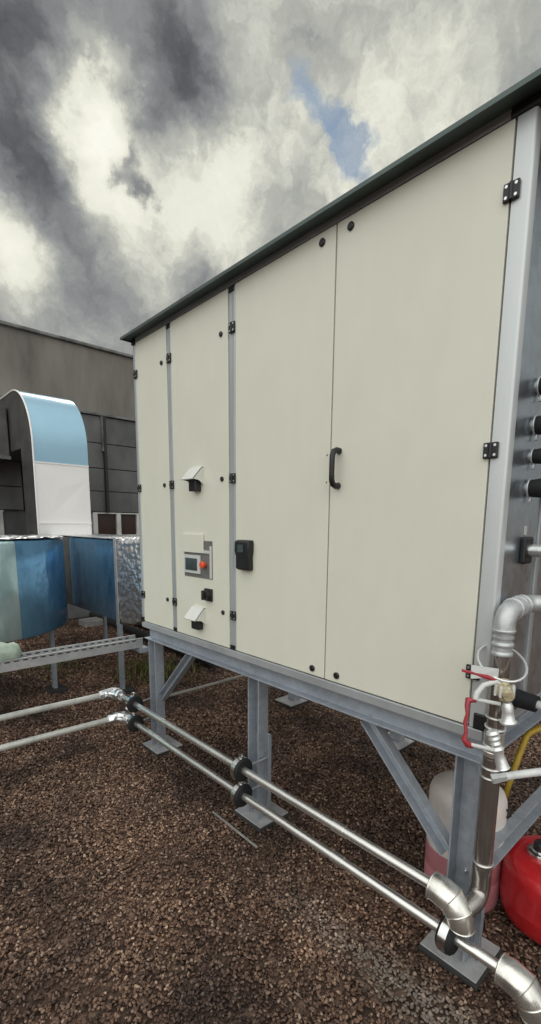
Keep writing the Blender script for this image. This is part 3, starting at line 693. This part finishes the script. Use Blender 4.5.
# outer skin
sheet([(yf, 1.60), (yf, .8)][::-1], 'front_sheet', M['foil_soft'])
b = MB()   # creased sheet
V = [Vector((x0, yf, 2.30)), Vector((x1, yf, 2.30)), Vector((x1, yf, 1.60)), Vector((x0, yf, 1.60)), Vector((x1-.03, yf, 2.12)), Vector((x0+.16, yf+.004, 1.70))]
bv = [b.bm.verts.new(p) for p in V]
mid = b.bm.verts.new(Vector((2.05, yf-.003, 2.02))); low = b.bm.verts.new(Vector((2.2, yf-.003, 1.75)))
b.bm.faces.new((bv[0], bv[1], bv[4], mid)); b.bm.faces.new((bv[0], mid, bv[5], bv[3])); b.bm.faces.new((bv[5], mid, bv[4], low)); b.bm.faces.new((bv[4], bv[1], bv[2], low)); b.bm.faces.new((bv[5], low, bv[2], bv[3]))
b.build('front_sheet', M['foil_soft'], t)
sheet([(yf, 2.30), (yf, 2.40)] + [prof_outer(a) for a in [k*PI/2/16 for k in range(17)]], 'curved_top_sheet', M['film_light'])
sheet([(yf+Rr, zc+Rr), (7.99, zc+Rr)], 'top_sheet', M['foil_soft'])
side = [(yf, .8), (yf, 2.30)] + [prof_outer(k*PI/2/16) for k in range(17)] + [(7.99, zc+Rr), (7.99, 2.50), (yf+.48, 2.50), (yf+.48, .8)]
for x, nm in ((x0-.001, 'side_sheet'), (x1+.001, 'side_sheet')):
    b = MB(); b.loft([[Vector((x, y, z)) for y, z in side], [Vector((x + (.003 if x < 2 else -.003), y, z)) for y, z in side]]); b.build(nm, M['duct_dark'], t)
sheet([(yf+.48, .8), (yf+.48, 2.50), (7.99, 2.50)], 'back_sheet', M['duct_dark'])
# flange beads
b = MB(); b.tube([Vector((x0-.004, y, z)) for y, z in side[:20]], .010, 6); b.build('flange', M['foil_soft'], t)
b = MB(); b.box(x0, x1, yf-.008, yf-.001, 1.59, 1.605); b.box(x0, x1, yf-.008, yf-.001, 2.29, 2.305); b.build('joint_strip', M['foil_soft'], t)
# darker horizontal duct behind it on the left
t = thing('wall_duct', 'dark horizontal duct along the building wall left of the arched duct', 'duct', (1.0, 7.2, 2.4))
MB().box(-3.0, x0-.02, 6.9, 7.95, 2.42, 3.05, .01).build('casing', M['duct_dark'], t)
MB().box(-3.0, x0-.02, 6.86, 6.898, 2.40, 2.44).build('flange', M['ledge'], t)
MB().box(1.10, 1.14, 6.885, 6.897, 2.44, 3.04).build('flange', M['ledge'], t)
# black pipes lying on the roof behind
for i, (dx, lab) in enumerate(((0, 'black pipe on the roof behind, nearer the gravel bed'), (.32, 'black pipe on the roof behind, farther from the gravel bed'))):
    b = MB(); b.tube([(2.98+dx, 4.2, .06), (3.10+dx, 7.9, .06)], .05, 12)
    tag(b.build('roof_pipe', M['darkpipe'], smooth=50), lab, 'pipe', 'black pipes lying on the roof')
b = MB(); b.box(2.72, 3.02, 7.2, 7.5, -.01, .09, .01)
tag(b.build('concrete_block', M['slab']), 'pale concrete block on the gravel behind the far duct', 'block')

# ------------------------------------------------------------------ building
t = thing('plant_building', 'grey concrete building with dark cladding and a row of low windows', 'building', (3, 8, 0))
YB = 8.0
MB().box(-14, 16, YB, 16, 3.411, 4.40).build('upper_wall', M['concrete'], t)
MB().box(-14, 16, YB-.05, 16, 4.401, 4.45, .01).build('coping', M['ledge'], t)
MB().box(-14, 16, YB+.12, 15.9, 0, 3.41).build('lower_wall', M['clad_dark'], t)
MB().box(-14, 16, YB-.03, YB+.02, 3.372, 3.405).build('flashing', M['ledge'], t)
zr = [1.79, 2.14, 2.52, 2.93, 3.368]
b = MB(); random.seed(11)
xs = [-9.0, -7.6, -6.2, -4.8, -3.4, -2.0, -.6, .8, 2.2, 3.52, 4.9, 6.3, 7.7, 9.1, 10.5, 11.9]
for i in range(len(xs)-1):
    for j in range(4):
        d = random.uniform(0, .012); b.box(xs[i]+.02, xs[i+1]-.02, YB+.01+d, YB+.115, zr[j]+.006, zr[j+1]-.006, .004)
b.build('cladding', M['clad_dark'], t)
for x in (3.50, .78, 6.28, -1.98):
    MB().box(x-.02, x+.022, YB-.06, YB+.009, 1.79, 3.36).build('downpipe', M['joint'], t); MB().box(x-.045, x-.0205, YB-.04, YB+.009, 2.8, 3.36).build('trim', M['ledge'], t)
MB().box(-14, 16, YB+.03, YB+.118, 0, 1.40).build('plinth', M['clad_dark'], t)
for x in [-5.4, -3.1, .15, 3.26, 5.6, 7.9]:
    w = MB(); W = 1.75
    for a in (0, .42, .82-.02, 1.24, 1.66):
        w.box(x+a, x+a+.075, YB+.02, YB+.10, 1.405, 1.785)
    w.box(x-.02, x+W+.02, YB+.005, YB+.10, 1.385, 1.404); w.box(x, x+W, YB+.021, YB+.10, 1.765, 1.784)
    fr = w.build('window', M['frame'], t)
    MB().box(x+.01, x+W-.01, YB+.07, YB+.08, 1.41, 1.76).build('pane', M['pane'], fr)

# ------------------------------------------------------------------ plants
def leafmat():
    return mat('yellow_green_leaf', (.17, .17, .045), .6, 0, .5, 20)
M['leaf'] = leafmat()
b = MB(); random.seed(5)
for i in range(900):
    a = random.uniform(0, 2*PI); q = abs(random.gauss(0, .16)); x, y = 2.42 + q*math.cos(a)*1.5, 4.55 + q*math.sin(a)*2.0
    if i % 5 == 0: x, y = x-.75, y+.9
    h = random.uniform(.02, .075); d = random.uniform(0, 2*PI); w = .008
    dx, dy = math.cos(d)*w, math.sin(d)*w; l = random.uniform(-.03, .03)
    vs = [b.bm.verts.new(p) for p in ((x-dx, y-dy, -.01), (x+dx, y+dy, -.01), (x+dx*.7+l, y+dy*.7+l, h*.7), (x+l*1.6, y+l*1.6, h))]
    b.bm.faces.new(vs)
o = b.build('weeds', M['leaf']); o['kind'] = 'stuff'; o['label'] = 'yellow green weeds and moss growing in the gravel'; o['category'] = 'weeds'
# thin pale edge strip lying in the gravel
b = MB(); b.sweep([(-.005, 0), (.005, 0), (.005, .006), (-.005, .006)], (1.405, 1.99, .002), (1.395, 1.60, .004), (1, 0, 0), (0, 0, 1))
tag(b.build('edge_strip', M['slab']), 'thin pale strip lying in the gravel in front of the middle leg', 'strip')
# ------------------------------------------------------------------ camera
F, PXc, PYc = 470.0, 270.0, 601.0
Xc = Vector((0.7378980987927958, -0.1018046722402951, 0.6671897814775222))
Yc = Vector((-0.6748584578479454, -0.12376471603555242, 0.7274945751933357))
Zc = Vector((0.008512207062237523, -0.9870755309370632, -0.16002949277006545))
cd = bpy.data.cameras.new('camera'); cam = bpy.data.objects.new('camera', cd); C.objects.link(cam)
right = Vector((Xc[0], Yc[0], Zc[0])); down = Vector((Xc[1], Yc[1], Zc[1])); fwd = Vector((Xc[2], Yc[2], Zc[2]))
m3 = Matrix((right, -down, -fwd)).transposed().to_4x4(); m3.translation = Vector((0, 0, 1.6)); cam.matrix_world = m3
cd.sensor_fit = 'VERTICAL'; cd.sensor_height = 36; cd.lens = F/1024*36; cd.shift_y = (PYc-512)/1024; cd.shift_x = (270.5-PXc)/1024
cd.clip_start = .02; cd.clip_end = 2000
bpy.context.scene.camera = cam

# ------------------------------------------------------------------ light and sky
def pixdir(px, py):
    r = Vector((px-PXc, py-PYc, F)); return Vector((r.dot(Xc), r.dot(Yc), r.dot(Zc))).normalized()
SUN = pixdir(120, 130)
elev = math.asin(SUN.z); azim = math.atan2(SUN.x, SUN.y)
sd = bpy.data.lights.new('sun', 'SUN'); sd.energy = 1.2; sd.angle = R(18); sd.color = (1, .96, .9)
so = bpy.data.objects.new('sun', sd); C.objects.link(so); so.rotation_euler = SUN.to_track_quat('Z', 'Y').to_euler()
w = bpy.data.worlds.new('World'); bpy.context.scene.world = w; w.use_nodes = True
nt = w.node_tree; N = nt.nodes; L = nt.links; N.clear()
out = N.new('ShaderNodeOutputWorld'); bg = N.new('ShaderNodeBackground'); L.new(bg.outputs[0], out.inputs[0])
sky = N.new('ShaderNodeTexSky'); sky.sky_type = 'NISHITA'; sky.sun_disc = False; sky.sun_elevation = elev; sky.sun_rotation = azim
bg.inputs['Strength'].default_value = .1
tc = N.new('ShaderNodeTexCoord')
def mth(op, a, c=None, d=None, clamp=False):
    k = N.new('ShaderNodeMath'); k.operation = op; k.use_clamp = clamp
    for i, tt in enumerate((a, c, d)):
        if tt is None: continue
        if isinstance(tt, (int, float)): k.inputs[i].default_value = tt
        else: L.new(tt, k.inputs[i])
    return k.outputs[0]
def vm(op, a, c=None, scale=None):
    k = N.new('ShaderNodeVectorMath'); k.operation = op
    for i, tt in enumerate((a, c)):
        if tt is None: continue
        if isinstance(tt, (tuple, Vector)): k.inputs[i].default_value = tuple(tt)
        else: L.new(tt, k.inputs[i])
    if scale is not None: k.inputs['Scale'].default_value = scale
    return k
D = tc.outputs['Generated']
def gauss(px, py, sig, src):
    d = pixdir(px, py); dp = vm('DOT_PRODUCT', src, d).outputs['Value']
    return mth('EXPONENT', mth('MULTIPLY', mth('SUBTRACT', dp, 1.0), 1.0/(R(sig)**2)))
# broad cloud masses: a smooth field over the sky directions, fitted to a few dozen brightness samples
S = [(0,0,112),(50,20,118),(95,25,140),(150,15,108),(200,10,135),(240,20,168),(290,20,170),(350,20,172),(420,20,176),(500,10,160),
     (0,60,105),(40,75,125),(75,70,190),(100,50,158),(135,60,118),(175,60,108),(205,70,120),(235,70,165),(270,70,160),(380,70,182),(440,70,178),
     (10,120,110),(45,120,112),(72,115,215),(105,105,190),(130,100,180),(160,110,122),(190,115,118),(220,120,160),(260,120,190),(300,130,178),(400,120,190),
     (15,170,92),(50,175,92),(80,160,190),(103,165,225),(125,140,212),(150,150,195),(185,150,150),(215,165,215),(250,170,195),(300,180,180),
     (30,215,150),(65,215,95),(90,200,165),(110,215,215),(140,200,190),(170,200,222),(200,205,200),(230,215,185),(260,210,185),
     (15,240,215),(45,245,180),(75,245,105),(100,245,135),(130,240,190),(160,250,190),(190,250,165),(215,240,205),
     (10,285,190),(40,280,195),(60,280,140),(85,285,120),(120,285,150),(150,280,165),(30,315,160),(90,325,145),(120,330,145),
     (-60,60,130),(-60,200,130),(-60,320,150),(50,-60,125),(200,-60,150),(400,-60,165),(560,80,160),(300,250,170),(420,200,180),(560,300,160)]
SIG = 3.9
n = len(S); dirs = [pixdir(x, y) for x, y, _ in S]; base = 142/255
A = [[math.exp((dirs[i].dot(dirs[j])-1)/(R(SIG)**2)) + (.03 if i == j else 0) for j in range(n)] + [S[i][2]/255-base] for i in range(n)]
for i in range(n):
    p = max(range(i, n), key=lambda k: abs(A[k][i])); A[i], A[p] = A[p], A[i]
    for k in range(i+1, n):
        q = A[k][i]/A[i][i]
        if q: A[k] = [a-q*c for a, c in zip(A[k], A[i])]
W = [0]*n
for i in range(n-1, -1, -1): W[i] = (A[i][n] - sum(A[i][j]*W[j] for j in range(i+1, n)))/A[i][i]
def noise(scale, detail, rough, src, dist=0, off=None):
    k = N.new('ShaderNodeTexNoise'); k.inputs['Scale'].default_value = scale; k.inputs['Detail'].default_value = detail
    k.inputs['Roughness'].default_value = rough; k.inputs['Distortion'].default_value = dist; L.new(src, k.inputs['Vector']); return k
w1 = noise(5.5, 6, .6, D); w2 = noise(17, 7, .62, D)
wv = vm('ADD', vm('SCALE', vm('SUBTRACT', w1.outputs['Color'], (.5, .5, .5)).outputs[0], scale=.10).outputs[0],
        vm('SCALE', vm('SUBTRACT', w2.outputs['Color'], (.5, .5, .5)).outputs[0], scale=.085).outputs[0])
DW = vm('NORMALIZE', vm('ADD', D, wv.outputs[0]).outputs[0]).outputs[0]
acc = None
for (px, py, _), wgt in zip(S, W):
    g = gauss(px, py, SIG, DW); acc = mth('MULTIPLY_ADD', g, wgt, base if acc is None else acc)
nf = noise(9, 12, .66, DW); nl = noise(2.3, 6, .55, D)
acc = mth('ADD', acc, mth('MULTIPLY', mth('SUBTRACT', nf.outputs['Fac'], .5), .50))
for px, py, sig, amp in ((128, 168, .8, -.22), (140, 182, .6, -.25), (150, 192, .5, -.22), (134, 152, .5, -.2), (120, 178, .5, -.2)): acc = mth('ADD', acc, mth('MULTIPLY', gauss(px, py, sig, DW), amp))
acc = mth('ADD', acc, mth('MULTIPLY', mth('SUBTRACT', nl.outputs['Fac'], .5), .10))
cr = N.new('ShaderNodeValToRGB'); e = cr.color_ramp.elements
e[0].position = .30; e[0].color = (.072, .075, .079, 1); e[1].position = .95; e[1].color = (.97, .96, .86, 1)
for p, c in ((.40, (.135, .139, .147)), (.55, (.290, .300, .300)), (.66, (.47, .475, .43)), (.77, (.80, .80, .69))):
    q = e.new(p); q.color = (*c, 1)
L.new(acc, cr.inputs[0])
cl = vm('SCALE', cr.outputs[0], scale=10.0).outputs[0]
# added bright zone of unseen sky overhead and behind the viewer, lights the doors
sg = N.new('ShaderNodeMapRange'); sg.interpolation_type = 'SMOOTHSTEP'; sg.inputs['From Min'].default_value = .10; sg.inputs['From Max'].default_value = .95
sg.inputs['To Min'].default_value = 1.0; sg.inputs['To Max'].default_value = 5.4
L.new(vm('DOT_PRODUCT', D, Vector((-.70, -.42, .60)).normalized()).outputs['Value'], sg.inputs['Value'])
cl2 = vm('SCALE', cl); L.new(sg.outputs[0], cl2.inputs['Scale']); cl2 = cl2.outputs[0]
hole = None
for px, py, sig, amp in ((298, 68, .9, .7), (309, 84, 1.0, 1.0), (316, 98, .9, .8), (292, 104, .7, .6), (328, 116, 1.0, 1.1), (340, 130, 1.1, 1.2), (352, 144, 1.2, 1.3), (362, 160, 1.3, 1.2), (378, 166, 1.1, .7), (448, 118, .9, .6)):
    g = mth('MULTIPLY', gauss(px, py, sig, DW), amp); hole = g if hole is None else mth('ADD', hole, g)
hole = mth('MULTIPLY', mth('SUBTRACT', mth('MULTIPLY_ADD', nf.outputs['Fac'], -1.7, hole), -.12), 1.15, clamp=True)
hole = mth('MULTIPLY', hole, mth('MULTIPLY_ADD', nf.outputs['Fac'], -1.1, 1.35), clamp=True)
skb = vm('MULTIPLY', sky.outputs[0], (.36, .50, .62)).outputs[0]
mixn = N.new('ShaderNodeMix'); mixn.data_type = 'RGBA'; L.new(hole, mixn.inputs[0]); L.new(cl2, mixn.inputs[6]); L.new(skb, mixn.inputs[7])
L.new(mixn.outputs[2], bg.inputs[0])
sc = bpy.context.scene
sc.view_settings.view_transform = 'Standard'; sc.view_settings.look = 'None'; sc.view_settings.exposure = 0; sc.view_settings.gamma = 1
sc.render.engine = 'CYCLES'; sc.cycles.use_denoising = True
sc.cycles.max_bounces = 6
